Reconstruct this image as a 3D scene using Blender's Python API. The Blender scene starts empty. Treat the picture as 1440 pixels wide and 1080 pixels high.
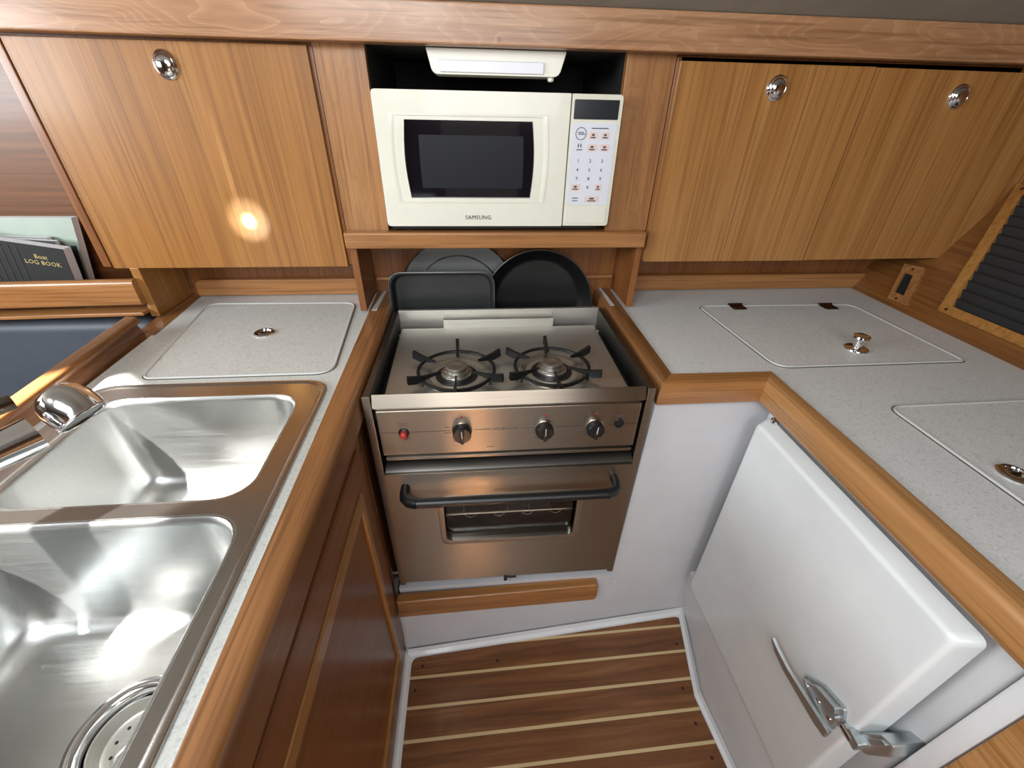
import bpy, bmesh, math, random
from mathutils import Vector, Matrix
random.seed(4)
PI = math.pi
scene = bpy.context.scene
COL = scene.collection

# ------------------------------------------------------------------ materials
def lin(h):
    h = h.lstrip('#')
    o = []
    for i in (0, 2, 4):
        c = int(h[i:i+2], 16) / 255
        o.append(c/12.92 if c <= .04045 else ((c+.055)/1.055)**2.4)
    return (*o, 1)

class NT:
    def __init__(s, name):
        s.m = bpy.data.materials.new(name); s.m.use_nodes = True
        s.t = s.m.node_tree; s.b = s.t.nodes['Principled BSDF']
    def n(s, typ, **kw):
        nd = s.t.nodes.new(typ)
        for k, v in kw.items():
            if k in nd.bl_rna.properties.keys(): setattr(nd, k, v)
            else: nd.inputs[k.replace('_', ' ')].default_value = v
        return nd
    def l(s, a, b): s.t.links.new(a, b)
    def math(s, op, a, b=None):
        nd = s.t.nodes.new('ShaderNodeMath'); nd.operation = op
        for i, v in enumerate((a, b)):
            if v is None: continue
            if isinstance(v, (int, float)): nd.inputs[i].default_value = v
            else: s.l(v, nd.inputs[i])
        return nd.outputs[0]
    def mix(s, fac, a, b, mode='MIX'):
        nd = s.t.nodes.new('ShaderNodeMix'); nd.data_type = 'RGBA'; nd.blend_type = mode
        for i, v in ((0, fac), (6, a), (7, b)):
            if isinstance(v, (int, float, tuple)): nd.inputs[i].default_value = v
            else: s.l(v, nd.inputs[i])
        return nd.outputs[2]
    def ramp(s, fac, stops):
        nd = s.t.nodes.new('ShaderNodeValToRGB'); el = nd.color_ramp.elements
        while len(el) < len(stops): el.new(.5)
        for e, (p, c) in zip(el, stops): e.position = p; e.color = c
        s.l(fac, nd.inputs[0]); return nd.outputs[0]
    def coord(s, scale, loc=(0, 0, 0), rot=(0, 0, 0)):
        tc = s.t.nodes.new('ShaderNodeTexCoord'); mp = s.t.nodes.new('ShaderNodeMapping')
        mp.inputs['Scale'].default_value = scale; mp.inputs['Location'].default_value = loc
        mp.inputs['Rotation'].default_value = rot
        s.l(tc.outputs['Object'], mp.inputs[0]); return mp.outputs[0]
    def noise(s, vec, scale, detail=4, rough=.55, dist=0):
        nd = s.n('ShaderNodeTexNoise'); nd.inputs['Scale'].default_value = scale
        nd.inputs['Detail'].default_value = detail; nd.inputs['Roughness'].default_value = rough
        nd.inputs['Distortion'].default_value = dist
        s.l(vec, nd.inputs['Vector']); return nd.outputs['Fac']
    def bump(s, h, strength, dist=.001):
        nd = s.n('ShaderNodeBump'); nd.inputs['Strength'].default_value = strength
        nd.inputs['Distance'].default_value = dist
        s.l(h, nd.inputs['Height']); s.l(nd.outputs[0], s.b.inputs['Normal'])
    def set(s, **kw):
        for k, v in kw.items():
            s.b.inputs[k.replace('_', ' ')].default_value = v
        return s

def plain(name, col, rough=.5, metal=0, coat=0, spec=.5, grain=0.0, var=None):
    k = NT(name); c = lin(col)
    k.set(Base_Color=c, Roughness=rough, Metallic=metal)
    k.b.inputs['Coat Weight'].default_value = coat
    k.b.inputs['Specular IOR Level'].default_value = spec
    v = k.coord((1, 1, 1)); nz = k.noise(v, 14, 5, .6)
    var = var or (.95 if min(c[:3]) > .5 else .86)
    d = tuple(x*var for x in c[:3]) + (1,)
    k.l(k.ramp(nz, [(.3, d), (.65, c)]), k.b.inputs['Base Color'])
    if grain: k.bump(k.noise(v, 350, 2), grain, .0006)
    return k.m

def wood(name, dark, mid, light, axis='z', across=38, along=1.6, rough=.32, coat=.35, figure=0., bump=.15, seed=0, contour=0., cline='#d8b48e'):
    """straight grain along an axis, optional cathedral figure"""
    k = NT(name)
    sc = [across]*3; sc['xyz'.index(axis)] = along
    v = k.coord(tuple(sc), loc=(seed*3.1, seed*1.7, seed*2.3))
    big = k.noise(v, .45, 5, .6, .6)
    mid_n = k.noise(v, 1.6, 6, .65, .3)
    sc2 = [across*9]*3; sc2['xyz'.index(axis)] = along*9
    fib = k.noise(k.coord(tuple(sc2)), 1.0, 2, .5)
    f = k.math('ADD', k.math('MULTIPLY', big, .55), k.math('MULTIPLY', mid_n, .45))
    if figure:
        sc3 = [7.0]*3; sc3['xyz'.index(axis)] = .9
        w = k.n('ShaderNodeTexWave'); w.wave_type = 'RINGS'; w.rings_direction = 'SPHERICAL'
        w.inputs['Scale'].default_value = 2.2; w.inputs['Distortion'].default_value = 5
        w.inputs['Detail'].default_value = 3; w.inputs['Detail Scale'].default_value = 1.2
        k.l(k.coord(tuple(sc3), loc=(seed*.9, seed*.4, .3)), w.inputs['Vector'])
        f = k.math('ADD', k.math('MULTIPLY', f, 1-figure), k.math('MULTIPLY', w.outputs['Fac'], figure))
    c = k.ramp(f, [(.30, lin(dark)), (.5, lin(mid)), (.70, lin(light))])
    sc4 = [across*5.2]*3; sc4['xyz'.index(axis)] = along*2.2
    pore = k.noise(k.coord(tuple(sc4), loc=(seed, seed*2, 0)), 1.0, 3, .6, .2)
    pm = k.ramp(pore, [(.50, (0, 0, 0, 1)), (.64, (1, 1, 1, 1))])
    if contour:
        sc5 = [11.]*3; sc5['xyz'.index(axis)] = 2.6
        cn = k.noise(k.coord(tuple(sc5), loc=(seed*1.3, .2, seed)), 1.0, 2, .45, .35)
        fr = k.math('FRACT', k.math('MULTIPLY', cn, 21))
        ln = k.ramp(fr, [(.0, (1, 1, 1, 1)), (.16, (.5, .5, .5, 1)), (.42, (0, 0, 0, 1))])
        c = k.mix(k.math('MULTIPLY', ln, contour), c, lin(cline))
    c = k.mix(k.math('MULTIPLY', pm, .58), c, tuple(x*.72 for x in lin(dark)[:3])+(1,))
    c = k.mix(k.math('MULTIPLY', fib, .32), c, tuple(x*.45 for x in lin(dark)[:3])+(1,))
    k.l(c, k.b.inputs['Base Color'])
    k.set(Roughness=rough); k.b.inputs['Coat Weight'].default_value = coat
    k.b.inputs['Coat Roughness'].default_value = .16
    k.bump(fib, bump, .0004)
    return k.m

def steel(name, col, rough, axis, streak=.12, aniso=0., smudge=.15, bmp=.1):
    k = NT(name)
    sc = [260.]*3; sc['xyz'.index(axis)] = 5.
    st = k.noise(k.coord(tuple(sc)), 1, 3, .6)
    bl = k.noise(k.coord((1, 1, 1)), 9, 5, .65)
    c = lin(col); d = tuple(x*.72 for x in c[:3])+(1,)
    cc = k.mix(k.math('MULTIPLY', st, .55), c, d)
    k.l(cc, k.b.inputs['Base Color'])
    r = k.math('ADD', k.math('MULTIPLY', st, streak), k.math('ADD', rough-streak*.5-smudge*.5, k.math('MULTIPLY', bl, smudge)))
    k.l(r, k.b.inputs['Roughness'])
    k.set(Metallic=1.); k.b.inputs['Anisotropic'].default_value = aniso
    if aniso:
        tg = k.n('ShaderNodeTangent'); tg.direction_type = 'UV_MAP'; tg.uv_map = 'brush'
        k.l(tg.outputs[0], k.b.inputs['Tangent'])
    k.bump(st, bmp, .0004)
    return k.m

def speckle(name, base, dk, lt):
    k = NT(name); v = k.coord((1, 1, 1))
    n1 = k.noise(v, 330, 3, .7); n2 = k.noise(v, 190, 2, .6); n3 = k.noise(v, 5, 4)
    c = k.ramp(n1, [(.33, lin(dk)), (.45, lin(base)), (.56, lin(base)), (.68, lin(lt))])
    c2 = k.ramp(n2, [(.3, lin(dk)), (.42, lin(base)), (1, lin(lt))])
    c = k.mix(.45, c, c2)
    c = k.mix(k.math('MULTIPLY', n3, .12), c, lin('#8d8c86'))
    k.l(c, k.b.inputs['Base Color']); k.set(Roughness=.42)
    return k.m

def glass(name, tint='#10141c', rough=.03):
    k = NT(name); k.set(Base_Color=lin(tint), Roughness=rough, IOR=1.5)
    k.b.inputs['Transmission Weight'].default_value = 1.
    return k.m

def teak_sole(name):
    k = NT(name)
    tc = k.n('ShaderNodeTexCoord'); sp = k.n('ShaderNodeSeparateXYZ'); k.l(tc.outputs['Object'], sp.inputs[0])
    yy = k.math('SUBTRACT', sp.outputs[1], k.math('MULTIPLY', sp.outputs[0], .016))
    q = k.math('DIVIDE', k.math('SUBTRACT', yy, .5262-.0655*20), .0655)
    fr = k.math('FRACT', q); fl = k.math('FLOOR', q)
    line = k.math('LESS_THAN', k.math('ABSOLUTE', k.math('SUBTRACT', fr, .5)), .447)  # 1 = plank, lines at fr near 0 or 1
    # grain along x, shifted per plank
    cb = k.n('ShaderNodeCombineXYZ')
    k.l(k.math('ADD', k.math('MULTIPLY', sp.outputs[0], 2.2), k.math('MULTIPLY', fl, 3.37)), cb.inputs[0])
    k.l(k.math('MULTIPLY', yy, 34), cb.inputs[1]); k.l(k.math('MULTIPLY', fl, 5.1), cb.inputs[2])
    n1 = k.noise(cb.outputs[0], 1.0, 6, .62, 1.2)
    cb2 = k.n('ShaderNodeCombineXYZ')
    k.l(k.math('MULTIPLY', sp.outputs[0], 14), cb2.inputs[0]); k.l(k.math('MULTIPLY', yy, 420), cb2.inputs[1])
    n2 = k.noise(cb2.outputs[0], 1.0, 2)
    tone = k.n('ShaderNodeTexWhiteNoise'); tone.noise_dimensions = '1D'; k.l(fl, tone.inputs['W'])
    c = k.ramp(n1, [(.3, lin('#55321a')), (.5, lin('#7b4d29')), (.72, lin('#98673f'))])
    c = k.mix(k.math('MULTIPLY', tone.outputs[0], .3), c, lin('#724726'))
    c = k.mix(k.math('MULTIPLY', n2, .35), c, lin('#3a200f'))
    c = k.mix(line, lin('#c6ae82'), c)
    k.l(c, k.b.inputs['Base Color']); k.set(Roughness=.4)
    k.b.inputs['Coat Weight'].default_value = .15
    return k.m

def dotted(name, base, dot, scale):
    k = NT(name); v = k.coord((1, 1, 1))
    vo = k.n('ShaderNodeTexVoronoi'); vo.inputs['Scale'].default_value = scale; vo.inputs['Randomness'].default_value = 0
    k.l(v, vo.inputs['Vector'])
    k.l(k.ramp(vo.outputs['Distance'], [(.25, lin(dot)), (.35, lin(base))]), k.b.inputs['Base Color'])
    k.set(Roughness=.5); k.b.inputs['Metallic'].default_value = .5
    return k.m

M = dict(
    door_l=wood('honey_veneer_vertical', '#86551f', '#a46e30', '#b37f40', 'z', 42, 1.0, .44, .15, seed=1),
    door_r=wood('honey_veneer_vertical_right', '#8f5d2c', '#b07c43', '#c29155', 'z', 42, 1.0, .36, .4, seed=3),
    teak_x=wood('teak_lengthwise', '#8b5a2f', '#ac7644', '#be8a56', 'x', 30, 1.4, .36, .35, seed=2),
    beam=wood('teak_beam_figured', '#93643d', '#b0805a', '#c29872', 'x', 26, 1.6, .42, .3, seed=5, contour=.5, cline='#cda37a'),
    teak_y=wood('teak_depthwise', '#694222', '#8a5c35', '#a27045', 'y', 34, 1.5, .36, .35, seed=4),
    teak_yr=wood('teak_depthwise_right', '#946538', '#b58350', '#c79a68', 'y', 30, 1.2, .3, .5, seed=8),
    teak_z=wood('teak_upright', '#85552d', '#a87544', '#bb8c59', 'z', 26, 1.6, .38, .3, seed=6, contour=.28, cline='#7a4f2a'),
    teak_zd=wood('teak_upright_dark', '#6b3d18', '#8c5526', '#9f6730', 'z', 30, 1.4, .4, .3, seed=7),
    hull_x=wood('hull_lining_grain', '#5c361a', '#784a26', '#8a5932', 'x', 26, 1.1, .42, .2, seed=9),
    cab_y=wood('cabinet_panel_brown', '#6b3f20', '#83512b', '#935f36', 'y', 30, 1.3, .36, .15, seed=10),
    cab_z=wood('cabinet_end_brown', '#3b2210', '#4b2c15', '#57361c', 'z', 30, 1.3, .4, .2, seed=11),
    wall_r=wood('wall_panel_brown', '#5f3a18', '#7d4e24', '#91602f', 'y', 30, 1.3, .4, .3, seed=14),
    bead=wood('bead_light_teak', '#8f5d2a', '#ad7a3f', '#bd8b4e', 'y', 30, 1.3, .35, .4, seed=12),
    bead_z=wood('bead_light_teak_upright', '#8f5d2a', '#a8753a', '#b88647', 'z', 30, 1.3, .35, .4, seed=13),
    steel_x=steel('brushed_steel', '#a89d8f', .33, 'x', .10, .9, .06, .06),
    steel_top=steel('worn_steel', '#cfccc4', .50, 'x', .12, 0, .25, .2),
    steel_sink=steel('sink_steel', '#cdcecc', .32, 'x', .16, .0, .12, .25),
    steel_rim=steel('sink_rim_steel', '#b9b4ae', .26, 'x', .04, .0, .06, .01),
    steel_dark=steel('dark_steel', '#6d6a66', .4, 'y', .1),  # darker grey steel: stove sides, oven door trim, pan lips
    chrome=plain('chrome', '#e6e6e8', .09, 1),
    metal_cast=plain('cast_zinc', '#ced4d6', .46, 1),
    alu=plain('burner_aluminium', '#bcb9b2', .34, 1),
    bronze=plain('dark_chrome', '#6e675c', .18, 1),
    black=plain('black_plastic', '#17181a', .38, 0, 0, .5),
    iron=plain('black_iron', '#0f0f10', .42, 0, 0, .5),
    nonstick=plain('nonstick_black', '#121212', .4, 0, 0, .5),
    nonstick_g=plain('nonstick_grey', '#252626', .42, 0, 0, .5, .1),
    cavity=plain('oven_dark', '#14110f', .6),
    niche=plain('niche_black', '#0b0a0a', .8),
    white=plain('white_gelcoat', '#dfe0e1', .35, 0, .2),
    white_dr=plain('white_fridge_door', '#e4e8e8', .3, 0, .25),
    white_sh=plain('white_liner', '#cdcdd0', .5, 0, .0, .5, .4),
    mw=plain('microwave_cream', '#e6e4d4', .3, 0, .2),
    mw2=plain('microwave_panel', '#e3dfce', .35, 0, .1),
    keypad=plain('keypad_film', '#dfe1ea', .3),
    keyp=plain('key_peach', '#e6cdc4', .4),
    ink=plain('ink_grey', '#4b4d55', .5),
    inkd=plain('ink_dark', '#24242a', .5),
    scr=plain('display_black', '#25292d', .2),
    mwglass=plain('microwave_window', '#0e1018', .06, 0, .6),
    mwmesh=dotted('microwave_mesh', '#14161d', '#23262e', 260),
    diff=plain('lamp_diffuser', '#dcdde4', .25, 0, .2),
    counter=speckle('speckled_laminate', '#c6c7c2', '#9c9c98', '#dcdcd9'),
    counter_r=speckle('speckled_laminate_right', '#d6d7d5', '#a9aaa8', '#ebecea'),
    beadw=plain('lid_bead', '#c6c6c2', .45),
    groove=plain('lid_groove', '#5e5c57', .7),
    sole=teak_sole('teak_and_holly'),
    plug=plain('screw_plug', '#2a150c', .5),
    head=plain('headliner', '#918b80', .9, 0, 0, .2, .3),
    cushion=plain('blue_grey_vinyl', '#4b515a', .5, 0, 0, .4, .15),
    vent=plain('louvre_black', '#1f2021', .6),
    red=plain('red_button', '#b4342c', .4),
    glass=glass('oven_glass', '#f2efe9', .0),
    page=plain('book_pages', '#e8e8ee', .7),
    bk1=plain('book_cover_sage', '#a5b3a6', .5),
    bk1b=plain('book_cover_sea', '#33434c', .45),
    bk2=plain('book_cover_grey', '#8d948e', .6),
    bk3=plain('book_cover_charcoal', '#2a2a2c', .6),
    bk4=plain('book_cover_black', '#0d0d0e', .7),
    gold=plain('gilt_lettering', '#c9b577', .4),
    tissue=plain('white_cloth', '#d8d6d4', .8),
    strip=plain('inlay_white', '#c7c6c0', .5),
    mesh=dotted('splatter_mesh', '#6a6b6a', '#8e8e8a', 420),
    soft=plain('cream_panel', '#cfc4b0', .6),
)

# ------------------------------------------------------------------ mesh helpers (world coordinates)
def nb(): return bmesh.new()

def bevel_sharp(bm, r, seg=2, ang=30, edges=None):
    if r <= 0: return
    es = edges if edges is not None else [e for e in bm.edges if len(e.link_faces) == 2 and e.calc_face_angle(0) > math.radians(ang)]
    if es: bmesh.ops.bevel(bm, geom=es, offset=r, segments=seg, profile=.5, affect='EDGES', clamp_overlap=True)

def merge(dst, src):
    me = bpy.data.meshes.new('tmp'); src.to_mesh(me); src.free(); dst.from_mesh(me); bpy.data.meshes.remove(me)
    return dst

def box(x0, x1, y0, y1, z0, z1, r=0, seg=2, bm=None):
    b = nb()
    bmesh.ops.create_cube(b, size=1, matrix=Matrix.Translation(((x0+x1)/2, (y0+y1)/2, (z0+z1)/2)) @ Matrix.Diagonal((x1-x0, y1-y0, z1-z0, 1)))
    bevel_sharp(b, r, seg)
    return merge(bm, b) if bm else b

def rounded(pts, r, n=5):
    """round the corners of a polygon; r a number or one per corner"""
    out = []; N = len(pts)
    for i in range(N):
        p = Vector(pts[i]); a = Vector(pts[i-1]); c = Vector(pts[(i+1) % N])
        rr = r[i] if isinstance(r, (list, tuple)) else r
        if rr <= 0: out.append(tuple(p)); continue
        u = (a-p).normalized(); w = (c-p).normalized()
        ang = u.angle(w); d = min(rr/math.tan(ang/2), (a-p).length*.49, (c-p).length*.49)
        s, e = p+u*d, p+w*d
        for k in range(n+1):
            t = k/n
            out.append(tuple((1-t)**2*s + 2*t*(1-t)*p + t*t*e))
    return out

def rect(x0, x1, y0, y1): return [(x0, y0), (x1, y0), (x1, y1), (x0, y1)]

AX = {'z': lambda a, b, h: (a, b, h), 'y': lambda a, b, h: (a, h, b), 'x': lambda a, b, h: (h, a, b)}
def prism(pts, h0, h1, ax='z', holes=(), bm=None, r=0, seg=2, top_only=False):
    """extrude a polygon (with holes) between two heights of an axis"""
    f = AX[ax]; b = nb(); edges = []
    for loop in [pts]+list(holes):
        vs = [b.verts.new(f(p[0], p[1], h0)) for p in loop]
        for i in range(len(vs)): edges.append(b.edges.new((vs[i], vs[(i+1) % len(vs)])))
    if holes:
        bmesh.ops.triangle_fill(b, edges=edges, use_beauty=True, use_dissolve=False)
    else:
        b.faces.new([v for v in b.verts])
    g = bmesh.ops.extrude_face_region(b, geom=b.faces[:])
    d = Vector(f(0, 0, h1-h0))
    bmesh.ops.translate(b, vec=d, verts=[v for v in g['geom'] if isinstance(v, bmesh.types.BMVert)])
    bmesh.ops.recalc_face_normals(b, faces=b.faces)
    if r:
        i = 'xyz'.index(ax)
        es = [e for e in b.edges if len(e.link_faces) == 2 and e.calc_face_angle(0) > math.radians(50)]
        if top_only: es = [e for e in es if all(abs(v.co[i]-h1) < 1e-6 for v in e.verts)]
        else: es = [e for e in es if all(abs(v.co[i]-h1) < 1e-6 for v in e.verts) or all(abs(v.co[i]-h0) < 1e-6 for v in e.verts)]
        bevel_sharp(b, r, seg, edges=es)
    return merge(bm, b) if bm else b

def frame_of(d):
    d = Vector(d).normalized(); up = Vector((0, 0, 1)) if abs(d.z) < .95 else Vector((1, 0, 0))
    u = d.cross(up).normalized(); return u, u.cross(d).normalized(), d

def tube(path, r, n=12, closed=False, bm=None, caps=True):
    b = nb(); P = [Vector(p) for p in path]; N = len(P); rings = []
    rr = r if isinstance(r, (list, tuple)) else [r]*N
    pu = None
    for i in range(N):
        a = P[(i-1) % N] if (closed or i > 0) else P[i]; c = P[(i+1) % N] if (closed or i < N-1) else P[i]
        d = (c-a).normalized()
        if pu is None: u, w, _ = frame_of(d)
        else:
            u = (pu - d*pu.dot(d)).normalized(); w = u.cross(d)
        pu = u
        rings.append([b.verts.new(P[i] + (u*math.cos(2*PI*k/n) + w*math.sin(2*PI*k/n))*rr[i]) for k in range(n)])
    for i in range(N if closed else N-1):
        A, B = rings[i], rings[(i+1) % N]
        for k in range(n): b.faces.new((A[k], A[(k+1) % n], B[(k+1) % n], B[k]))
    if caps and not closed: b.faces.new(rings[0][::-1]); b.faces.new(rings[-1])
    bmesh.ops.recalc_face_normals(b, faces=b.faces)
    return merge(bm, b) if bm else b

def lathe(profile, origin, axis=(0, 0, 1), n=40, bm=None, sx=1, sy=1):
    """profile of (radius, height) spun about an axis"""
    b = nb(); u, w, d = frame_of(axis); o = Vector(origin); rings = []
    for r, h in profile:
        if r < 1e-6: rings.append([b.verts.new(o+d*h)])
        else: rings.append([b.verts.new(o+d*h+(u*math.cos(2*PI*k/n)*sx+w*math.sin(2*PI*k/n)*sy)*r) for k in range(n)])
    for A, B in zip(rings, rings[1:]):
        for k in range(n):
            a0, a1 = A[k % len(A)], A[(k+1) % len(A)]; b0, b1 = B[k % len(B)], B[(k+1) % len(B)]
            vs = []
            for v in (a0, a1, b1, b0):
                if v not in vs: vs.append(v)
            if len(vs) > 2: b.faces.new(vs)
    bmesh.ops.recalc_face_normals(b, faces=b.faces)
    return merge(bm, b) if bm else b

def ring(c, R, r, axis=(0, 0, 1), n=48, m=10, bm=None, arc=(0, 2*PI)):
    u, w, d = frame_of(axis); c = Vector(c); full = arc[1]-arc[0] > 6.28
    k = n if full else n+1
    return tube([c+(u*math.cos(arc[0]+(arc[1]-arc[0])*i/n)+w*math.sin(arc[0]+(arc[1]-arc[0])*i/n))*R for i in range(k)], r, m, full, bm)

def loft(loops, close_end=True, bm=None):
    b = nb(); rings = [[b.verts.new(p) for p in L] for L in loops]
    for A, B in zip(rings, rings[1:]):
        n = len(A)
        for k in range(n): b.faces.new((A[k], A[(k+1) % n], B[(k+1) % n], B[k]))
    if close_end: b.faces.new(rings[-1])
    bmesh.ops.recalc_face_normals(b, faces=b.faces)
    return merge(bm, b) if bm else b

def warp(bm, fn):
    for v in bm.verts: v.co = Vector(fn(*v.co))
    return bm

# ------------------------------------------------------------------ object helpers
def wloc(p):
    v = Vector((0, 0, 0))
    while p: v += p.location; p = p.parent
    return v

def obj(name, bm, mat, parent=None, origin=None, sharp=35):
    me = bpy.data.meshes.new(name)
    base = wloc(parent); o = bpy.data.objects.new(name, me)
    loc = Vector(origin) if origin else (base if parent else Vector((0, 0, 0)))
    bmesh.ops.translate(bm, vec=-loc, verts=bm.verts[:])
    bm.to_mesh(me); bm.free()
    for p in me.polygons: p.use_smooth = True
    me.set_sharp_from_angle(angle=math.radians(sharp))
    me.materials.append(M[mat])
    if mat in ('steel_x', 'steel_top'):
        uv = me.uv_layers.new(name='brush')
        for p in me.polygons:
            k = 1 if abs(p.normal.z) > .7 else 2
            for li in p.loop_indices:
                c = me.vertices[me.loops[li].vertex_index].co
                uv.data[li].uv = (c[k]*1.0, c.x if abs(p.normal.x) < .7 else c.y)
    o.location = loc-base; o.parent = parent
    COL.objects.link(o)
    wn = o.modifiers.new('normals', 'WEIGHTED_NORMAL'); wn.keep_sharp = True; wn.weight = 80
    return o

def thing(name, label, cat, loc, group=None):
    o = bpy.data.objects.new(name, None); o.empty_display_size = .05
    o.location = loc; COL.objects.link(o); o['label'] = label; o['category'] = cat
    if group: o['group'] = group
    return o

def single(name, bm, mat, label, cat, loc, group=None):
    o = obj(name, bm, mat, None, loc); o['label'] = label; o['category'] = cat
    if group: o['group'] = group
    return o

def struct(name, bm, mat):
    o = obj(name, bm, mat); o['kind'] = 'structure'; return o

def text_bm(s, size, origin, right, up, depth=.0004, align='CENTER', width=1.0):
    cu = bpy.data.curves.new('lettering', 'FONT'); cu.body = s; cu.size = size; cu.extrude = depth
    cu.align_x = align; cu.align_y = 'CENTER'; cu.resolution_u = 2; cu.space_character = 1.05
    to = bpy.data.objects.new('lettering_source', cu); COL.objects.link(to)
    me = to.to_mesh(); b = nb(); b.from_mesh(me); to.to_mesh_clear()
    bpy.data.objects.remove(to); bpy.data.curves.remove(cu)
    R = Vector(right).normalized(); U = Vector(up).normalized(); Nn = R.cross(U)
    for v in b.verts: v.co = Vector(origin) + R*v.co.x*width + U*v.co.y + Nn*v.co.z
    return b

# ================================================================== SETTING
# teak and holly floor with white moulded margin
FL = [(-.196, -1.2), (.53, -1.2), (.536, .12), (.526, .291), (.514, .425), (.561, .627), (-.194, .571)]
struct('floor', prism(rounded(FL, [0, 0, 0, .05, .03, .015, .02]), .085, .1, r=.001, top_only=True), 'sole')
fo = bpy.data.objects['floor']
for x, y in ((.03, .548), (-.165, .549), (-.178, .495), (.52, .553), (.492, .448), (.492, .375), (-.17, .3), (.5, .31)):
    obj('screw_plug', lathe([(.0035, 0), (.0035, .0006), (0, .0006)], (x, y, .1), n=12), 'plug', fo)
MG = [(-.222, -1.2), (.56, -1.2), (.56, .12), (.54, .291), (.53, .43), (.578, .66), (-.23, .62)]
struct('trim_1', prism(MG, .06, .0985, r=.002, top_only=True), 'white')
# raised white cove between floor and walls
cv = nb()
def cove(a, b, inn, bm):
    a = Vector(a); b = Vector(b); inn = Vector(inn)
    L = []
    for p in (a, b):
        L.append([(p.x, p.y, .095), (p.x+inn.x*.013, p.y+inn.y*.013, .095), (p.x+inn.x*.012, p.y+inn.y*.012, .1025), (p.x+inn.x*.004, p.y+inn.y*.004, .107), (p.x, p.y, .118)])
    return loft(L, False, bm)
cove((-.205, .585), (.572, .642), (0, -1), cv)
cove((-.21, -.3), (-.21, .59), (1, 0), cv)
for a, b in (((.572, .642), (.526, .43)), ((.526, .43), (.538, .291)), ((.538, .291), (.55, -.1))): cove(a, b, (-1, 0), cv)
struct('trim_2', cv, 'white')

# white moulded liner facing the camera, with the stove recess cut out
lin_pts = [(-.235, .07), (.60, .07), (.60, .868), (.335, .868), (.328, .28), (-.208, .28), (-.212, .30), (-.235, .30)]
b = prism(rounded(lin_pts, [0, 0, 0, 0, .012, 0, 0, 0]), .642, .665, 'y', r=.004)
warp(b, lambda x, y, z: (x, y+.073*(x-.572)*(1-.6*min(1, max(0, (z-.1)/.18))), z))
struct('wall_front', b, 'white_sh')
b = box(-.208, .345, .634, 1.1, .262, .279); box(-.207, .327, .626, .72, .279, .328, bm=b); box(.334, .35, .64, 1.1, .27, .868, bm=b)
box(-.225, .35, 1.08, 1.1, .27, .86, bm=b); box(-.206, .334, .999, 1.1, .715, .734, bm=b)
struct('wall_recess', b, 'white_sh')

# panelling behind the worktops and pans, below the wall cabinets
b = box(-.72, 1.2, 1.122, 1.14, .80, 1.06)
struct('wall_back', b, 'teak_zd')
for i, (x0, x1) in enumerate(((-.705, -.28), (.402, 1.115))):
    struct('trim_%d' % (3+i), prism(rounded([(x0, .902), (x1, .902), (x1, .944), (x0, .944)], [0, 0, .004, .02 if i == 0 else .004]), 1.104, 1.122, 'y', r=.004), 'teak_x')
b = box(-.255, .375, 1.110, 1.1215, .936, .944, .002)
struct('trim_5', b, 'teak_x')
# saloon wall on the left, behind the books
struct('wall_left', box(-2.0, -.719, 1.1215, 1.14, .80, 1.50), 'hull_x')
# big teak beam across the top
b = box(-1.6, 1.9, .948, .985, 1.412, 1.4705, .004)
struct('trim_6', b, 'beam')
bo = bpy.data.objects['trim_6']
obj('peg', prism(rect(.052, .059, 1.418, 1.425), .9472, .9482, 'y'), 'teak_zd', bo)
# right slanting wall
KS = .6; WX = 1.09
wall = prism([(WX-.05*KS, .85), (WX+.9*KS, 1.8), (WX+.9*KS+.02, 1.8), (WX-.05*KS+.02, .85)], -1.6, 1.14, 'y')
warp(wall, lambda x, y, z: (x, y, z))
struct('wall_right', wall, 'wall_r')
# headliner
b = nb()
prof = [(.985, 1.4695), (.955, 1.4695), (.6, 1.60), (.2, 1.80), (-1.6, 1.88)]
L = [[(x, y, z) for y, z in prof] for x in (-2.0, 2.0)]
vs = [[b.verts.new(p) for p in r] for r in L]
for i in range(len(prof)-1): b.faces.new((vs[0][i], vs[0][i+1], vs[1][i+1], vs[1][i]))
struct('ceiling', b, 'head')
# cabin behind the camera
struct('wall_rear', box(-2.0, 2.0, -1.64, -1.60, -.1, 1.9), 'hull_x')
b = prism([(-1.0, .9), (-.45, .9), (-.45, 1.55), (-1.0, 1.55)], -1.6, -1.585, 'y', r=.004)
struct('reflection_panel_1', b, 'door_l')  # added unseen wood panel, for warm reflections in the stove steel
b = prism([(-.2, .2), (.35, .2), (.35, 1.6), (-.2, 1.6)], -1.6, -1.585, 'y', r=.004)
struct('reflection_panel_2', b, 'soft')  # added unseen cream panel, a lit doorway for the stove to reflect
struct('wall_side', box(-2.04, -2.0, -1.6, 1.14, -.1, 1.9), 'hull_x')

# ================================================================== LEFT LOWER CABINET
t = thing('base_cabinet', 'varnished brown base cabinet with a raised panel door, under the sink worktop', 'cabinet', (-.3, .2, .1))
obj('side_panel', box(-.232, -.2125, -.75, .603, .1, .872, .003), 'cab_y', t)
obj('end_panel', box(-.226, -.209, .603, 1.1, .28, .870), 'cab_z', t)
obj('shelf', box(-.64, -.2335, -.02, .602, .69, .7045), 'hull_x', t)
dr = obj('door', prism(rect(.02, .572, .13, .825), -.2135, -.2075, 'x', holes=[rect(.085, .53, .20, .752)], r=.002), 'cab_y', t)
obj('door_panel', box(-.2133, -.2113, .08, .535, .195, .757), 'cab_y', dr)
for a, c in (((.08, .729), (.538, .757)), ((.08, .20), (.538, .222))):
    obj('panel_bead', box(-.2120, -.2045, a[0], c[0], a[1], c[1], .002), 'bead', dr)
for y0 in (.08, .520): obj('panel_bead', box(-.2120, -.2045, y0, y0+.018, .222, .729, .002), 'bead_z', dr)

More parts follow.
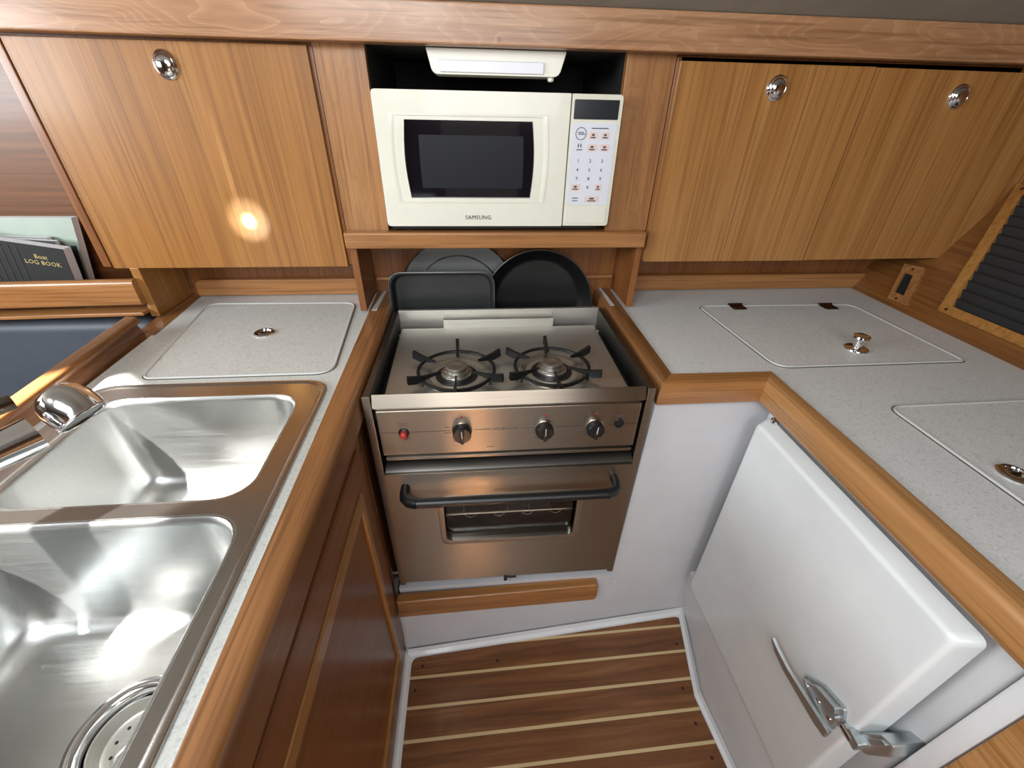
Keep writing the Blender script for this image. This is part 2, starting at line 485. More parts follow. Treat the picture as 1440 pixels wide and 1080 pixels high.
# ================================================================== LEFT WORKTOP
def shx(y): return -.0235*(y-.36)              # the worktop runs very slightly askew
t = thing('countertop', 'grey speckled worktop with teak edge, holding the steel sink', 'worktop', (-.45, .5, .87))
out = [(-.612, -.75), (-.243+shx(-.75), -.75), (-.243+shx(1.12), 1.121), (-.703, 1.121)]
sinkhole = rounded([(-.633+shx(.01), .01), (-.268+shx(.01), .01), (-.268+shx(.655), .655), (-.633+shx(.655), .655)], .05)
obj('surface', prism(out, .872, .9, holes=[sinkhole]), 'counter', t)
def fiddle(y0, y1, x_in, x_out, zt, zb):
    return [(x_in, zb), (x_out, zb), (x_out, zt), (x_in, zt)]
pts = rounded([(-.2425, .873), (-.2035, .868), (-.2035, .9045), (-.2425, .9035)], [0, .004, .014, .003])
b = prism(pts, -.75, 1.121, 'y')
def warp_tl(x, y, z):
    k = min(.5, max(0, .42-y))
    return (x + (shx(y) if x < -.222 else 0), y, z - (k*.12 if z < .885 else 0))
obj('fiddle_rail', warp(b, warp_tl), 'teak_y', t)
obj('inlay', prism([(-.2508, .989), (-.238, .989), (-.2345, 1.119), (-.243, 1.119)], .904, .9052), 'strip', t)
# teak coaming on the saloon side
cm = [(-.747, .80), (-.7035, .80), (-.7035, .9), (-.712, .925), (-.700, .93), (-.703, .941), (-.728, .943), (-.735, .93), (-.747, .9)]
b = prism(rounded(cm, [0, 0, 0, .004, .005, .006, .008, .006, 0], 3), -.3, .885, 'y')
warp(b, lambda x, y, z: (x + .085*(1.121-y) - .02, y, z))
obj('coaming', b, 'teak_y', t)
b = prism([(-.747, .86), (-.7035, .86), (-.7035, .9005), (-.747, .9005)], .882, 1.12, 'y')
warp(b, lambda x, y, z: (x + .085*(1.121-y), y, z))
obj('edge_strip', b, 'teak_y', t)

# ---- stowage lid in it
def lid(name, quad, r, z, mat, label, group=None, latch=None, hinges=(), knob=None):
    cx = sum(p[0] for p in quad)/4; cy = sum(p[1] for p in quad)/4
    t = thing(name, label, 'lid', (cx, cy, z), group)
    pts = rounded(quad, r, 6)
    obj('lid_panel', prism(pts, z+.0002, z+.002, r=.0012, top_only=True), mat, t)
    def off(d):
        c = Vector((cx, cy)); o = []
        n = len(pts)
        for i in range(n):
            a = Vector(pts[i-1]); e = Vector(pts[(i+1) % n]); tg = (e-a).normalized()
            o.append((pts[i][0]+tg.y*d, pts[i][1]-tg.x*d))
        return o
    obj('lid_bead', tube([(x, y, z+.0012) for x, y in off(.0015)], .0024, 8, True), 'beadw', t)
    obj('lid_gap', prism(off(.0062), z-.0005, z+.0006, holes=[off(.001)]), 'groove', t)
    if latch:
        x, y = latch
        lt = obj('latch', lathe([(.021, 0), (.021, .002), (.0185, .004), (.014, .0042), (.0125, .001), (0, .001)], (x, y, z+.002), n=36), 'chrome', t)
        obj('finger_ring', ring((x, y, z+.004), .0095, .0018), 'chrome', lt)
        obj('latch_bar', box(x-.011, x+.011, y-.0025, y+.0025, z+.003, z+.0055, .001), 'bronze', lt)
    for hx, hy in hinges:
        h = obj('hinge', prism(rounded(rect(hx-.018, hx+.018, hy-.026, hy+.004), .004), z+.002, z+.0042, r=.0008, top_only=True), 'bronze', t)
        obj('hinge_pin', tube([(hx-.018, hy+.004, z+.004), (hx+.018, hy+.004, z+.004)], .0036, 10), 'bronze', h)
    if knob:
        x, y = knob
        k = obj('knob', lathe([(.023, 0), (.023, .002), (.019, .004), (.009, .0045), (.0085, .022), (.015, .024), (.0165, .027), (.0155, .031), (.011, .033), (0, .0325)], (x, y, z+.002), n=36), 'chrome', t)
        obj('flange', ring((x, y, z+.0035), .021, .0022), 'chrome', k)
    return t
lid('locker_lid', [(-.600, .703), (-.271, .705), (-.303, 1.043), (-.655, 1.050)], [.02, .03, .03, .025], .9, 'counter',
    'speckled lid with round chrome finger latch, beyond the sink on the left', latch=(-.457, .877))

# ---- double sink
t = thing('sink', 'double bowl stainless steel sink let into the left worktop', 'sink', (-.45, .33, .72))
def sh(loop): return [(x+shx(y), y) for x, y in loop]
outer = rounded([(-.650, -.005), (-.256, -.005), (-.256, .676), (-.650, .676)], .045, 8)
bowlN = rounded([(-.612, .02), (-.281, .02), (-.281, .374), (-.612, .374)], .055, 8)
bowlF = rounded([(-.612, .398), (-.293, .398), (-.293, .634), (-.612, .634)], .05, 8)
deck = prism(sh(outer), .9001, .9035, holes=[sh(bowlN), sh(bowlF)])
obj('rim', deck, 'steel_rim', t)
b = loft([[(x, y, .9008) for x, y in sh(outer)],
          [(x, y, .9055) for x, y in sh(rounded([(-.648, -.003), (-.258, -.003), (-.258, .674), (-.648, .674)], .044, 8))],
          [(x, y, .9058) for x, y in sh(rounded([(-.644, .001), (-.262, .001), (-.262, .670), (-.644, .670)], .042, 8))],
          [(x, y, .9034) for x, y in sh(rounded([(-.639, .006), (-.266, .006), (-.266, .665), (-.639, .665)], .04, 8))]], False)
obj('rim_edge', b, 'steel_rim', t)
def bowl(x0, x1, y0, y1, r, depth, dc=None):
    L = []
    prof = [(-.002, .0036), (.001, .0034), (.004, .0), (.006, -.006), (.012, -depth*.55), (.016, -depth+.045), (.022, -depth+.022), (.033, -depth+.008), (.05, -depth+.001), (.08, -depth-.001)]
    for d, h in prof:
        L.append([(x, y, .9+h) for x, y in sh(rounded([(x0+d, y0+d), (x1-d, y0+d), (x1-d, y1-d), (x0+d, y1-d)], max(.028, r-d*.3), 8))])
    if not dc: return loft(L, True)
    b = loft(L, False); zf = L[-1][0][2]
    f = nb(); es = []
    for lp in (L[-1], [(dc[0]+.050*math.cos(2*PI*k/40), dc[1]+.050*math.sin(2*PI*k/40), zf) for k in range(40)]):
        v = [f.verts.new(p) for p in lp]
        es += [f.edges.new((v[i], v[(i+1) % len(v)])) for i in range(len(v))]
    bmesh.ops.triangle_fill(f, edges=es, use_beauty=True)
    for fc in f.faces:
        if fc.normal.z < 0: fc.normal_flip()
    merge(b, f); bmesh.ops.remove_doubles(b, verts=b.verts, dist=1e-6)
    bmesh.ops.recalc_face_normals(b, faces=b.faces)
    return b
obj('bowl', bowl(-.612, -.293, .398, .634, .05, .17), 'steel_sink', t)
obj('bowl', bowl(-.612, -.281, .02, .374, .055, .165, (-.392, .218)), 'steel_sink', t)
zf = .9-.166
dx, dy = -.392, .218
d = obj('drain', lathe([(.059, .0006), (.058, .0035), (.053, .0048), (.048, .0036), (.0455, .0008), (.0445, -.004), (.0435, -.020), (.042, -.028), (0, -.028)], (dx, dy, zf), n=56), 'chrome', t)
s = obj('strainer', lathe([(.0425, -.0085), (.0415, -.0060), (.0395, -.0060), (.0375, -.0105), (.034, -.0195), (.030, -.0215), (0, -.0215)], (dx, dy, zf), n=48), 'steel_top', d)
for rr, n in ((.014, 6), (.025, 11)):
    for k in range(n):
        a = 2*PI*k/n+.2
        obj('strainer_hole', lathe([(.0019, 0), (.0019, .0004), (0, .0004)], (dx+math.cos(a)*rr, dy+math.sin(a)*rr, zf-.0214), n=8), 'black', s)
obj('strainer_handle', tube([(dx-.014, dy-.020, zf-.020), (dx-.010, dy-.013, zf-.011), (dx+.006, dy+.01, zf-.009), (dx+.013, dy+.02, zf-.018)], .0035, 10), 'steel_top', s)

# ---- mixer tap reaching in from the left
t = thing('kitchen_faucet', 'chrome mixer tap arching over the sink from the left edge', 'faucet', (-.63, .17, .905))
obj('base', lathe([(.028, 0), (.028, .006), (.022, .01), (.021, .05), (.023, .06), (.0, .066)], (-.63, .17, .905), n=32), 'chrome', t)
A = Vector((-.63, .17, .95)); Bv = Vector((-.470, .395, 1.02))
obj('spout', tube([A, A.lerp(Bv, .3)+Vector((0, 0, .022)), A.lerp(Bv, .6)+Vector((0, 0, .02)), A.lerp(Bv, .85)+Vector((0, 0, .008)), Bv], [.017, .0165, .0165, .0175, .020], 24), 'chrome', t)
hc = Vector((-.463, .434, 1.027)); ax = Vector((.62, -.18, -.76)).normalized()
hd = obj('spray_head', lathe([(0, -.026), (.010, -.025), (.018, -.021), (.0235, -.013), (.026, -.003), (.0265, .007), (.0262, .014), (.0258, .017)], hc, ax, 40), 'chrome', t)
obj('outlet_ring', ring(hc+ax*.017, .0250, .0016, ax), 'chrome', hd)
obj('outlet', lathe([(.0250, .0165), (.02, .0155), (0, .0155)], hc, ax, 32), 'black', hd)
obj('lever', tube([A+Vector((-.005, .02, .035)), A+Vector((.04, .10, .085)), A+Vector((.095, .185, .100)), A+Vector((.135, .245, .098))], [.011, .013, .013, .008], 16), 'bronze', t)

# ================================================================== SALOON SIDE (far left)
b = box(-2.0, -.757, .988, 1.06, .561, .888, .028, 4)
single('backrest_cushion', b, 'cushion', 'dark blue-grey vinyl backrest below the book rail', 'cushion', (-1.3, 1.02, .561))
b = box(-2.0, -.805, .585, 1.07, .4215, .56, .03, 4)
single('seat_cushion', b, 'cushion', 'dark blue-grey vinyl seat cushion below the backrest at far left', 'cushion', (-1.3, .75, .42))
struct('wall_settee', box(-2.0, -.80, .58, 1.12, -.05, .42), 'hull_x')
t = thing('book_shelf', 'teak book shelf with a thick rounded fiddle rail, above the backrest', 'shelf', (-1.3, 1.05, .9))
obj('shelf_board', warp(box(-2.0, -.745, .958, 1.121, .906, .915, .003), lambda x, y, z: (x, y, z + (.006 if x > -1 else -.014))), 'teak_x', t)
pts = rounded([(.962, .920), (.984, .920), (.984, .985), (.962, .985)], .011)
pts = rounded([(.962, .934), (.985, .934), (.985, .993), (.962, .993)], .0112, 5)
b = prism(pts, -2.0, -.742, 'x')
warp(b, lambda x, y, z: (x, y, z + max(x+.75, -.4)*.05))
obj('rail', b, 'teak_x', t)
def book(name, x0, x1, y0, y1, z1, cover, label, lean=0., top=None, tilt=0.):
    """a book standing cover to the camera; lean tips its top sideways"""
    t = thing(name, label, 'book', ((x0+x1)/2, (y0+y1)/2, .913))
    z0 = .913; H = z1-z0
    def w(x, y, z): return (x + lean*(z-z0), y + .06*(z-z0), z + tilt*(x-x1))
    cth = .0012
    f = box(x0, x1, y0, y0+cth, z0, z1, .0008); box(x0, x1, y1-cth, y1, z0, z1, .0008, bm=f)
    obj('cover', warp(f, w), cover, t)
    obj('pages', warp(box(x0+.002, x1-.0004, y0+cth, y1-cth, z0+.003, z1-.0003), w), 'page', t)
    return t, w
t1, w = book('book', -1.30, -.918, 1.060, 1.078, 1.100, 'bk1', 'tall pale sage book with a sea photo cover, rearmost on the shelf', lean=.17)
b = box(-1.28, -.924, 1.0585, 1.0603, .932, 1.04); obj('cover_picture', warp(b, w), 'bk1b', t1)
book('book', -1.32, -.955, 1.043, 1.055, 1.062, 'bk2', 'thin grey book just in front of the tall sage book', lean=.1, tilt=-.03)
book('book', -1.30, -.930, 1.027, 1.040, 1.058, 'bk3', 'charcoal book squeezed behind the black log book', lean=.1, tilt=-.07)
t4, w = book('book', -1.25, -.896, 1.000, 1.024, 1.048, 'bk4', 'black log book with gilt lettering, frontmost on the shelf', lean=.09, tilt=-.17)
yb = .9996
for s, dz in (('Boat', .019), ('LOG BOOK', .032)):
    obj('lettering', warp(text_bm(s, 0.0125, (-.944, yb, 1.048-dz-.005), (1, 0, 0), (0, 0, 1), .0004), w), 'gold', t4)
ln = nb()
for k in range(6): box(-.985-.014*k, -.9835-.014*k, yb-.0004, yb+.0004, .932, 1.043, bm=ln)
obj('cover_stripes', warp(ln, w), 'bk3', t4)
b = nb(); bmesh.ops.create_icosphere(b, subdivisions=3, radius=1)
for v in b.verts:
    k = 1+.28*math.sin(v.co.x*5+v.co.y*7)*math.cos(v.co.z*6+v.co.x*3)
    v.co = Vector((-.775+v.co.x*.022*k, 1.02+v.co.y*.016*k, .941+v.co.z*.012*k))
single('cloth', b, 'tissue', 'small crumpled white cloth at the right end of the book shelf', 'cloth', (-.775, 1.02, .929))

# ================================================================== UPPER CABINETS
def latch_button(x, z, y, parent):
    o = obj('latch_button', lathe([(.0205, 0), (.0203, .002), (.0190, .0042), (.0168, .0056), (.0160, .0048), (.0150, .0068), (.012, .0092), (.007, .0107), (0, .0112)], (x, y, z), (0, -1, 0), 40, sy=1.12), 'chrome', parent)
    return o
t = thing('wall_cabinet', 'honey wood wall cabinet with a single door, over the left worktop', 'cabinet', (-.53, 1.05, 1.014))
b = box(-.800, -.783, .984, 1.30, 1.016, 1.41, .002); box(-.284, -.276, .99, 1.30, 1.016, 1.41, .002, bm=b)
box(-.783, -.284, 1.0, 1.30, 1.018, 1.034, bm=b); box(-.783, -.284, 1.0, 1.30, 1.395, 1.41, bm=b); box(-.783, -.284, 1.29, 1.30, 1.034, 1.395, bm=b)
box(-.81, -.27, 1.0, 1.02, 1.395, 1.46, bm=b)
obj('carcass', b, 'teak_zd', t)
d = obj('door', box(-.777, -.283, .98, .998, 1.014, 1.4085, .0018), 'door_l', t)
latch_button(-.528, 1.374, .98, d)
t = thing('wall_cabinet', 'honey wood wall cabinet with two doors, over the right worktop', 'cabinet', (.78, 1.05, 1.02))
b = box(.398, .408, .99, 1.30, 1.022, 1.41, .002); box(.408, 1.14, 1.0, 1.30, 1.024, 1.04, bm=b); box(.408, 1.14, 1.0, 1.30, 1.395, 1.41, bm=b)
box(.408, 1.3, 1.29, 1.30, 1.04, 1.395, bm=b); box(.798, .808, 1.0, 1.29, 1.04, 1.395, bm=b)
box(.395, 1.42, 1.0, 1.02, 1.395, 1.46, bm=b)
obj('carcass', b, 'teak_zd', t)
d = obj('door', box(.402, .8028, .98, .998, 1.020, 1.403, .0015), 'door_r', t)
latch_button(.607, 1.364, .98, d)
d = obj('door', prism([(.8042, 1.021), (1.168, 1.024), (1.168+.38*KS, 1.4), (.8042, 1.402)], .98, .998, 'y', r=.0015), 'door_r', t)
latch_button(1.005, 1.358, .98, d)

# post under the left cabinet
single('support_post', box(-.747, -.728, .98, 1.121, .9012, 1.015, .002), 'bead_z', 'short teak board holding up the left end of the left wall cabinet', 'post', (-.737, 1.05, .9))

# ================================================================== MICROWAVE NICHE
t = thing('microwave_niche', 'teak niche unit with shelf holding the microwave, over the stove', 'shelf unit', (.06, 1.05, .905))
for x0, x1 in ((-.2755, -.184), (.300, .3965)):
    obj('side_panel', box(x0, x1, .988, 1.005, 1.09, 1.44, .002), 'teak_z', t)
b = box(-.19, -.184, 1.004, 1.36, 1.09, 1.415); box(.300, .306, 1.004, 1.36, 1.09, 1.415, bm=b); box(-.19, .306, 1.355, 1.36, 1.09, 1.42, bm=b)
box(-.19, .306, .989, 1.36, 1.4135, 1.42, bm=b)
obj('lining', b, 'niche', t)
obj('shelf_board', box(-.272, .388, .985, 1.36, 1.066, 1.089, .001), 'teak_x', t)
obj('fiddle', box(-.277, .392, .963, .986, 1.057, 1.0925, .005, 3), 'teak_x', t)
for x0, x1 in ((-.275, -.259), (.379, .395)):
    obj('support_board', box(x0, x1, .983, 1.121, .9055, 1.066, .002), 'teak_zd', t)

# ---- strip light at the top of the niche
t = thing('strip_light', 'white strip light fixed at the top of the niche, above the microwave', 'lamp', (.054, 1.0, 1.413))
pf = rounded([(-.076, 1.4115), (.184, 1.4115), (.172, 1.372), (-.066, 1.372)], [.002, .002, .016, .014], 6)
obj('housing', prism(pf, .988, 1.06, 'y', r=.004, seg=3), 'mw', t)
obj('diffuser', prism(rounded([(-.055, 1.394), (.142, 1.394), (.142, 1.3755), (-.052, 1.3755)], .003), .984, .99, 'y', r=.0015), 'diff', t)
obj('switch', lathe([(.006, 0), (.006, .006), (.004, .008), (0, .008)], (.158, 1.0, 1.373), (0, 0, -1), 16), 'mw', t)

# ---- microwave
t = thing('microwave_oven', 'cream microwave oven with dark window, in the niche over the stove', 'microwave', (.06, 1.12, 1.09))
X0, X1, Z0, Z1, YF = -.1795, .2965, 1.106, 1.347, .962
obj('casing', box(X0+.002, X1-.002, .990, 1.30, Z0-.003, Z1-.002, .004), 'mw', t)
for x in (-.14, .25):
    for y in (1.02, 1.27): obj('foot', lathe([(.012, 0), (.012, .0145)], (x, y, 1.0893), n=16), 'black', t)
obj('base_plate', box(X0+.006, X1-.02, .985, 1.29, 1.096, 1.1035), 'black', t)
# door with a window opening (barrel sides)
def barrel(x0, x1, z0, z1, bulge, n=8):
    p = []
    p += [(x0+(x1-x0)*i/n, z0) for i in range(n)]
    p += [(x1+bulge*math.sin(PI*i/n), z0+(z1-z0)*i/n) for i in range(n)]
    p += [(x1+(x0-x1)*i/n, z1) for i in range(n)]
    p += [(x0-bulge*math.sin(PI*i/n), z1+(z0-z1)*i/n) for i in range(n)]
    return p
win = barrel(-.124, .122, 1.162, 1.300, .0055)
dpts = rounded([(X0, Z0), (.1935, Z0), (.1935, Z1), (X0, Z1)], [.008, .002, .002, .008])
door = obj('door', prism(dpts, .990, YF, 'y', holes=[win], r=.0025, seg=2, top_only=True), 'mw', t)
# moulded surround sloping into the window
L = []
for g, y in ((.016, YF-.0006), (.012, YF-.0012), (.0, YF+.006)):
    L.append([(x, y, z) for x, z in barrel(-.124-g*1.8, .122+g*1.8, 1.162-g*.6, 1.300+g*.6, .0055)])
obj('window_surround', loft(L, False), 'mw', door)
obj('window', prism(win, YF+.007, YF+.010, 'y'), 'mwglass', door)
obj('window_mesh', prism(barrel(-.10, .105, 1.18, 1.275, .001), YF+.0066, YF+.0071, 'y'), 'mwmesh', door)
obj('lettering', text_bm('SAMSUNG', .0115, (.012, YF-.0003, 1.1235), (1, 0, 0), (0, 0, 1), .0004, width=1.02), 'inkd', door)
cp = obj('control_panel', prism(rounded([(.196, Z0), (X1, Z0), (X1, Z1), (.196, Z1)], [.002, .008, .008, .002]), .990, YF+.001, 'y', r=.0025, top_only=True), 'mw2', t)
yk = YF+.001
ds = obj('display', prism(rounded(rect(.201, .289, 1.3055, 1.338), .002), yk-.0012, yk+.001, 'y', r=.0006), 'scr', cp)
kp = obj('keypad', prism(rounded(rect(.2005, .289, 1.150, 1.300), .003), yk-.0006, yk+.001, 'y'), 'keypad', cp)
yy = yk-.0011
for x, z, w_, h_ in ((.2435, 1.2785, .017, .0125), (.268, 1.2785, .017, .0125), (.2435, 1.2575, .019, .0125), (.269, 1.2575, .019, .0125), (.2165, 1.184, .019, .0125), (.265, 1.184, .014, .0125), (.254, 1.161, .030, .012)):
    kk = obj('key', prism(rounded(rect(x-w_/2, x+w_/2, z-h_/2, z+h_/2), .0015), yy, yk, 'y'), 'keyp', kp)
    obj('key_mark', prism(rect(x-w_*.3, x+w_*.3, z-h_*.36, z-h_*.18), yy-.0003, yy+.0002, 'y'), 'ink', kk)
    obj('key_mark', prism(rect(x-w_*.16, x+w_*.16, z-h_*.05, z+h_*.25), yy-.0003, yy+.0002, 'y'), 'ink', kk)
obj('logo_ring', ring((.2185, yy, 1.2815), .0105, .0006, (0, 1, 0), 32, 6), 'ink', kp)
mk = nb()
for x, z, w_ in ((.2185, 1.2835, .012), (.2205, 1.2805, .014), (.256, 1.291, .034), (.218, 1.2535, .012), (.218, 1.163, .013), (.218, 1.158, .012)):
    prism(rect(x-w_/2, x+w_/2, z-.0008, z+.0008), yy, yk, 'y', bm=mk)
prism(rect(.2145, .2165, 1.2575, 1.264), yy, yk, 'y', bm=mk); prism(rect(.2195, .2215, 1.2575, 1.264), yy, yk, 'y', bm=mk)
obj('key_symbols', mk, 'ink', kp)
for i, ch in enumerate('1234567890'):
    x = (.2175, .2425, .2675)[i % 3] if ch != '0' else .2425
    z = (1.2335, 1.217, 1.2005)[i//3] if ch != '0' else 1.184
    obj('digit', text_bm(ch, .0085, (x, yy+.0001, z), (1, 0, 0), (0, 0, 1), .0003), 'inkd', kp)
obj('door_release', prism(rounded(rect(.2005, .289, 1.112, 1.1455), .002), yk-.0014, yk+.001, 'y', r=.0008), 'mw', cp)

# ================================================================== STOVE
t = thing('gas_stove', 'stainless steel two-burner gas stove with oven, set between the worktops', 'stove', (.06, .8, .28))
b = box(-.199, -.187, .62, .992, .352, .9, .0012); obj('side_panel', b, 'steel_dark', t)
b = box(.309, .321, .62, .992, .352, .9, .0012); obj('side_panel', b, 'steel_dark', t)
for x0, x1 in ((-.200, -.186), (.308, .322)):
    obj('edge_flange', box(x0, x1, .6185, .6215, .352, .9005, .001), 'steel_x', t)
b = box(-.187, .309, .983, .9925, .845, .904, .0012); obj('back_panel', b, 'steel_top', t)
b = box(-.187, .309, .632, .985, .842, .850); box(-.187, .309, .9825, .985, .36, .842, bm=b); box(-.187, .309, .64, .9825, .36, .365, bm=b)
obj('casing', b, 'cavity', t)
obj('cooktop', prism(rounded([(-.1735, .652), (.292, .656), (.294, .955), (-.179, .955)], .006), .852, .8705, r=.003, top_only=True), 'steel_top', t)
# front lip
b = prism([(.618, .8765), (.628, .8765), (.630, .8985), (.6275, .8995)], -.185, .3065, 'x', r=.0006)
obj('front_lip', b, 'steel_x', t)
obj('rail', tube([(-.182, .6235, .8725), (.304, .6235, .8735)], .0022, 10), 'steel_x', t)
obj('rear_deflector', box(-.078, .190, .950, .984, .870, .8925, .0015), 'steel_top', t)
for x, y in ((-.18, .93), (.299, .935)): obj('screw', lathe([(.005, 0), (.004, .003), (0, .0035)], (x, y, .862), n=14), 'steel_x', t)
# burners
for cx, cy in ((-.041, .733), (.151, .738)):
    z = .8705
    bn = obj('burner', lathe([(.066, .0), (.064, .0022), (.056, .0012), (.044, -.003), (.040, -.004)], (cx, cy, z), n=48), 'steel_x', t)
    obj('burner_well', lathe([(.042, .0008), (.0, .0008)], (cx, cy, z), n=40), 'black', bn)
    obj('burner_cap', lathe([(.031, .0), (.031, .0065), (.0305, .0072), (.0265, .0075), (.0260, .0082), (.0255, .0125), (.0248, .0132), (.0222, .0134), (.0216, .014), (.0212, .0205), (.0200, .0216), (.012, .0218), (.0105, .0212), (0, .0212)], (cx, cy, z+.001), n=44), 'alu', bn)
    g = obj('pan_support', ring((cx, cy, z+.013), .075, .0034, n=56), 'iron', t)
    for k in range(6):
        a = PI/6+k*PI/3; ca, sa = math.cos(a), math.sin(a)
        r0, r1 = ((.050 if math.sin(a) > 0 else .034), .102)
        prof = [(r0, .0165), (r0, .0205), (.062, .0215), (.084, .025), (r1, .030), (r1+.001, .014), (.086, .0095), (.062, .0135)]
        bb = nb(); V = []
        for s in (-1, 1):
            V.append([bb.verts.new((cx+ca*r-sa*s*.0017*(1+1.1*max(0, (r-.06)/.04)), cy+sa*r+ca*s*.0017*(1+1.1*max(0, (r-.06)/.04)), z+h)) for r, h in prof])
        bb.faces.new(V[0]); bb.faces.new(V[1][::-1])
        for i in range(len(prof)): bb.faces.new((V[0][i], V[0][(i+1) % len(prof)], V[1][(i+1) % len(prof)], V[1][i]))
        bmesh.ops.recalc_face_normals(bb, faces=bb.faces)
        obj('arm', bb, 'iron', g)
    for k in range(3):
        a = PI/6+PI/3+k*2*PI/3
        obj('foot', box(cx+math.cos(a)*.075-.003, cx+math.cos(a)*.075+.003, cy+math.sin(a)*.075-.003, cy+math.sin(a)*.075+.003, z, z+.012, .001), 'iron', g)
# control panel
cp = obj('control_panel', box(-.1815, .3015, .6185, .64, .7665, .8695, .0022, 3), 'steel_x', t)
yp = .6183
def dial(x, z, tall, ptr):
    k = obj('dial', lathe([(.0185, 0), (.0185, .0025), (.017, .004), (.015, .0045)], (x, yp, z), (0, -1, 0), 36), 'steel_x', cp)
    obj('dial_grip', lathe([(.0165, .004), (.0165, .016), (.0150, .0185), (0, .019)], (x, yp, z), (0, -1, 0), 32, sy=tall), 'black', k)
    b = box(x-.0032, x+.0032, yp-.0235, yp-.017, z-.0155, z+.0155, .0015)
    obj('grip_bar', b, 'black', k)
    p = box(x-.0007, x+.0007, yp-.0241, yp-.0228, z-.001, z+.0145)
    c = Vector((x, 0, z))
    for bb, an in ((p, ptr),):
        bmesh.ops.rotate(bb, verts=bb.verts, cent=(x, yp, z), matrix=Matrix.Rotation(an, 3, 'Y'))
    obj('pointer', p, 'strip', k)
    return k
dial(-.031, .822, 1.1, -.05); dial(.121, .8205, 1.0, -.02); dial(.2165, .8195, 1.0, .06)
obj('igniter_button', lathe([(.0095, 0), (.0095, .003), (.0075, .004), (.0068, .0045)], (-.1365, yp, .822), (0, -1, 0), 24), 'black', cp)
ib = bpy.data.objects[-1] if False else [o for o in cp.children if o.name.startswith('igniter_button')][0]
obj('button_cap', lathe([(.0065, .003), (.0062, .012), (.004, .014), (0, .0145)], (-.1365, yp, .8215), (0, -1, 0), 24), 'red', ib)
obj('sight_hole', lathe([(.0095, 0), (.0095, .003), (.0078, .0035), (.0070, .0005), (0, .0005)], (.2640, yp, .8245), (0, -1, 0), 24), 'black', cp)
ln = nb()
for a, c in ((-.176, -.1465), (-.126, -.052), (-.009, .022), (.077, .101), (.142, .192), (.245, .253), (.275, .298)):
    box(a, c, yp-.0002, yp+.0008, .8213, .822, bm=ln)
obj('panel_line', ln, 'inkd', cp)
obj('lettering', text_bm('HILLERANGE', .0072, (.0495, yp-.0001, .8215), (1, 0, 0), (0, 0, 1), .0003, width=1.1), 'ink', cp)
mk = nb()
for x, z, w_ in ((-.1365, .842, .022), (-.1365, .8385, .014), (-.058, .829, .008), (-.058, .816, .013), (-.043, .796, .012), (.091, .829, .011), (.091, .812, .008), (.108, .796, .010), (.191, .842, .013), (.190, .838, .008), (.188, .829, .007), (.187, .815, .008), (.190, .809, .010), (.196, .803, .010), (.204, .797, .012), (.240, .803, .010), (.264, .843, .012), (.264, .840, .014), (.264, .808, .014), (.264, .8045, .009), (.02, .779, .014)):
    box(x-w_/2, x+w_/2, yp-.0002, yp+.0008, z-.0006, z+.0006, bm=mk)
obj('panel_mark', mk, 'ink', cp)
for x, z in ((-.031, .8515), (.121, .849), (.217, .8485)):
    obj('red_mark', lathe([(.0022, 0), (.0022, .0005), (0, .0005)], (x, yp, z), (0, -1, 0), 10), 'red', cp)
# oven door with window
YD = .6075
win = rounded(rect(-.083, .207, .519, .655), .018, 6)
d = obj('oven_door', prism(rounded([(-.1845, .379), (.3085, .379), (.3085, .727), (-.1845, .727)], .004), .636, YD, 'y', holes=[win], r=.003, seg=3, top_only=True), 'steel_x', t)
obj('top_trim', prism([(YD+.006, .7278), (.64, .7278), (.64, .739), (YD+.016, .7365)], -.182, .306, 'x', r=.0008), 'steel_dark', d)
obj('gap_rail', box(-.178, .301, .622, .64, .7505, .758, .001), 'steel_x', t)
wf = prism(rounded(rect(-.089, .213, .513, .661), .023, 6), YD+.002, YD-.0035, 'y', holes=[rounded(rect(-.077, .201, .525, .649), .014, 6)], r=.0012, top_only=True)
obj('window_frame', wf, 'alu', d)
obj('window_pane', prism(win, YD+.012, YD+.016, 'y'), 'glass', d)
b = nb()
for (x0, x1, y0, y1, z0, z1) in ((-.15, .27, .975, .98, .40, .72), (-.155, -.15, .637, .98, .40, .72), (.27, .275, .637, .98, .40, .72), (-.15, .27, .637, .98, .715, .72), (-.15, .27, .637, .98, .40, .405)):
    box(x0, x1, y0, y1, z0, z1, bm=b)
obj('oven_cavity', b, 'cavity', t)
b = nb()
for k in range(9): tube([(-.14+.05*k, .66, .548), (-.14+.05*k, .96, .548)], .0016, 6, bm=b)
for y in (.66, .96): tube([(-.148, y, .548), (.268, y, .548)], .0022, 6, bm=b)
for k in range(5):
    x = -.09+.065*k
    tube([(x-.012, .658, .548), (x-.009, .658, .541), (x, .658, .537), (x+.009, .658, .541), (x+.012, .658, .548)], .0014, 6, bm=b)
obj('oven_rack', b, 'steel_x', t)
b = box(-.13, .25, .67, .95, .465, .468); box(-.13, .25, .67, .674, .465, .505, .001, bm=b); box(-.13, .25, .946, .95, .465, .505, bm=b)
box(-.13, -.126, .67, .95, .465, .505, bm=b); box(.246, .25, .67, .95, .465, .505, bm=b)
obj('oven_tray', b, 'bronze', t)
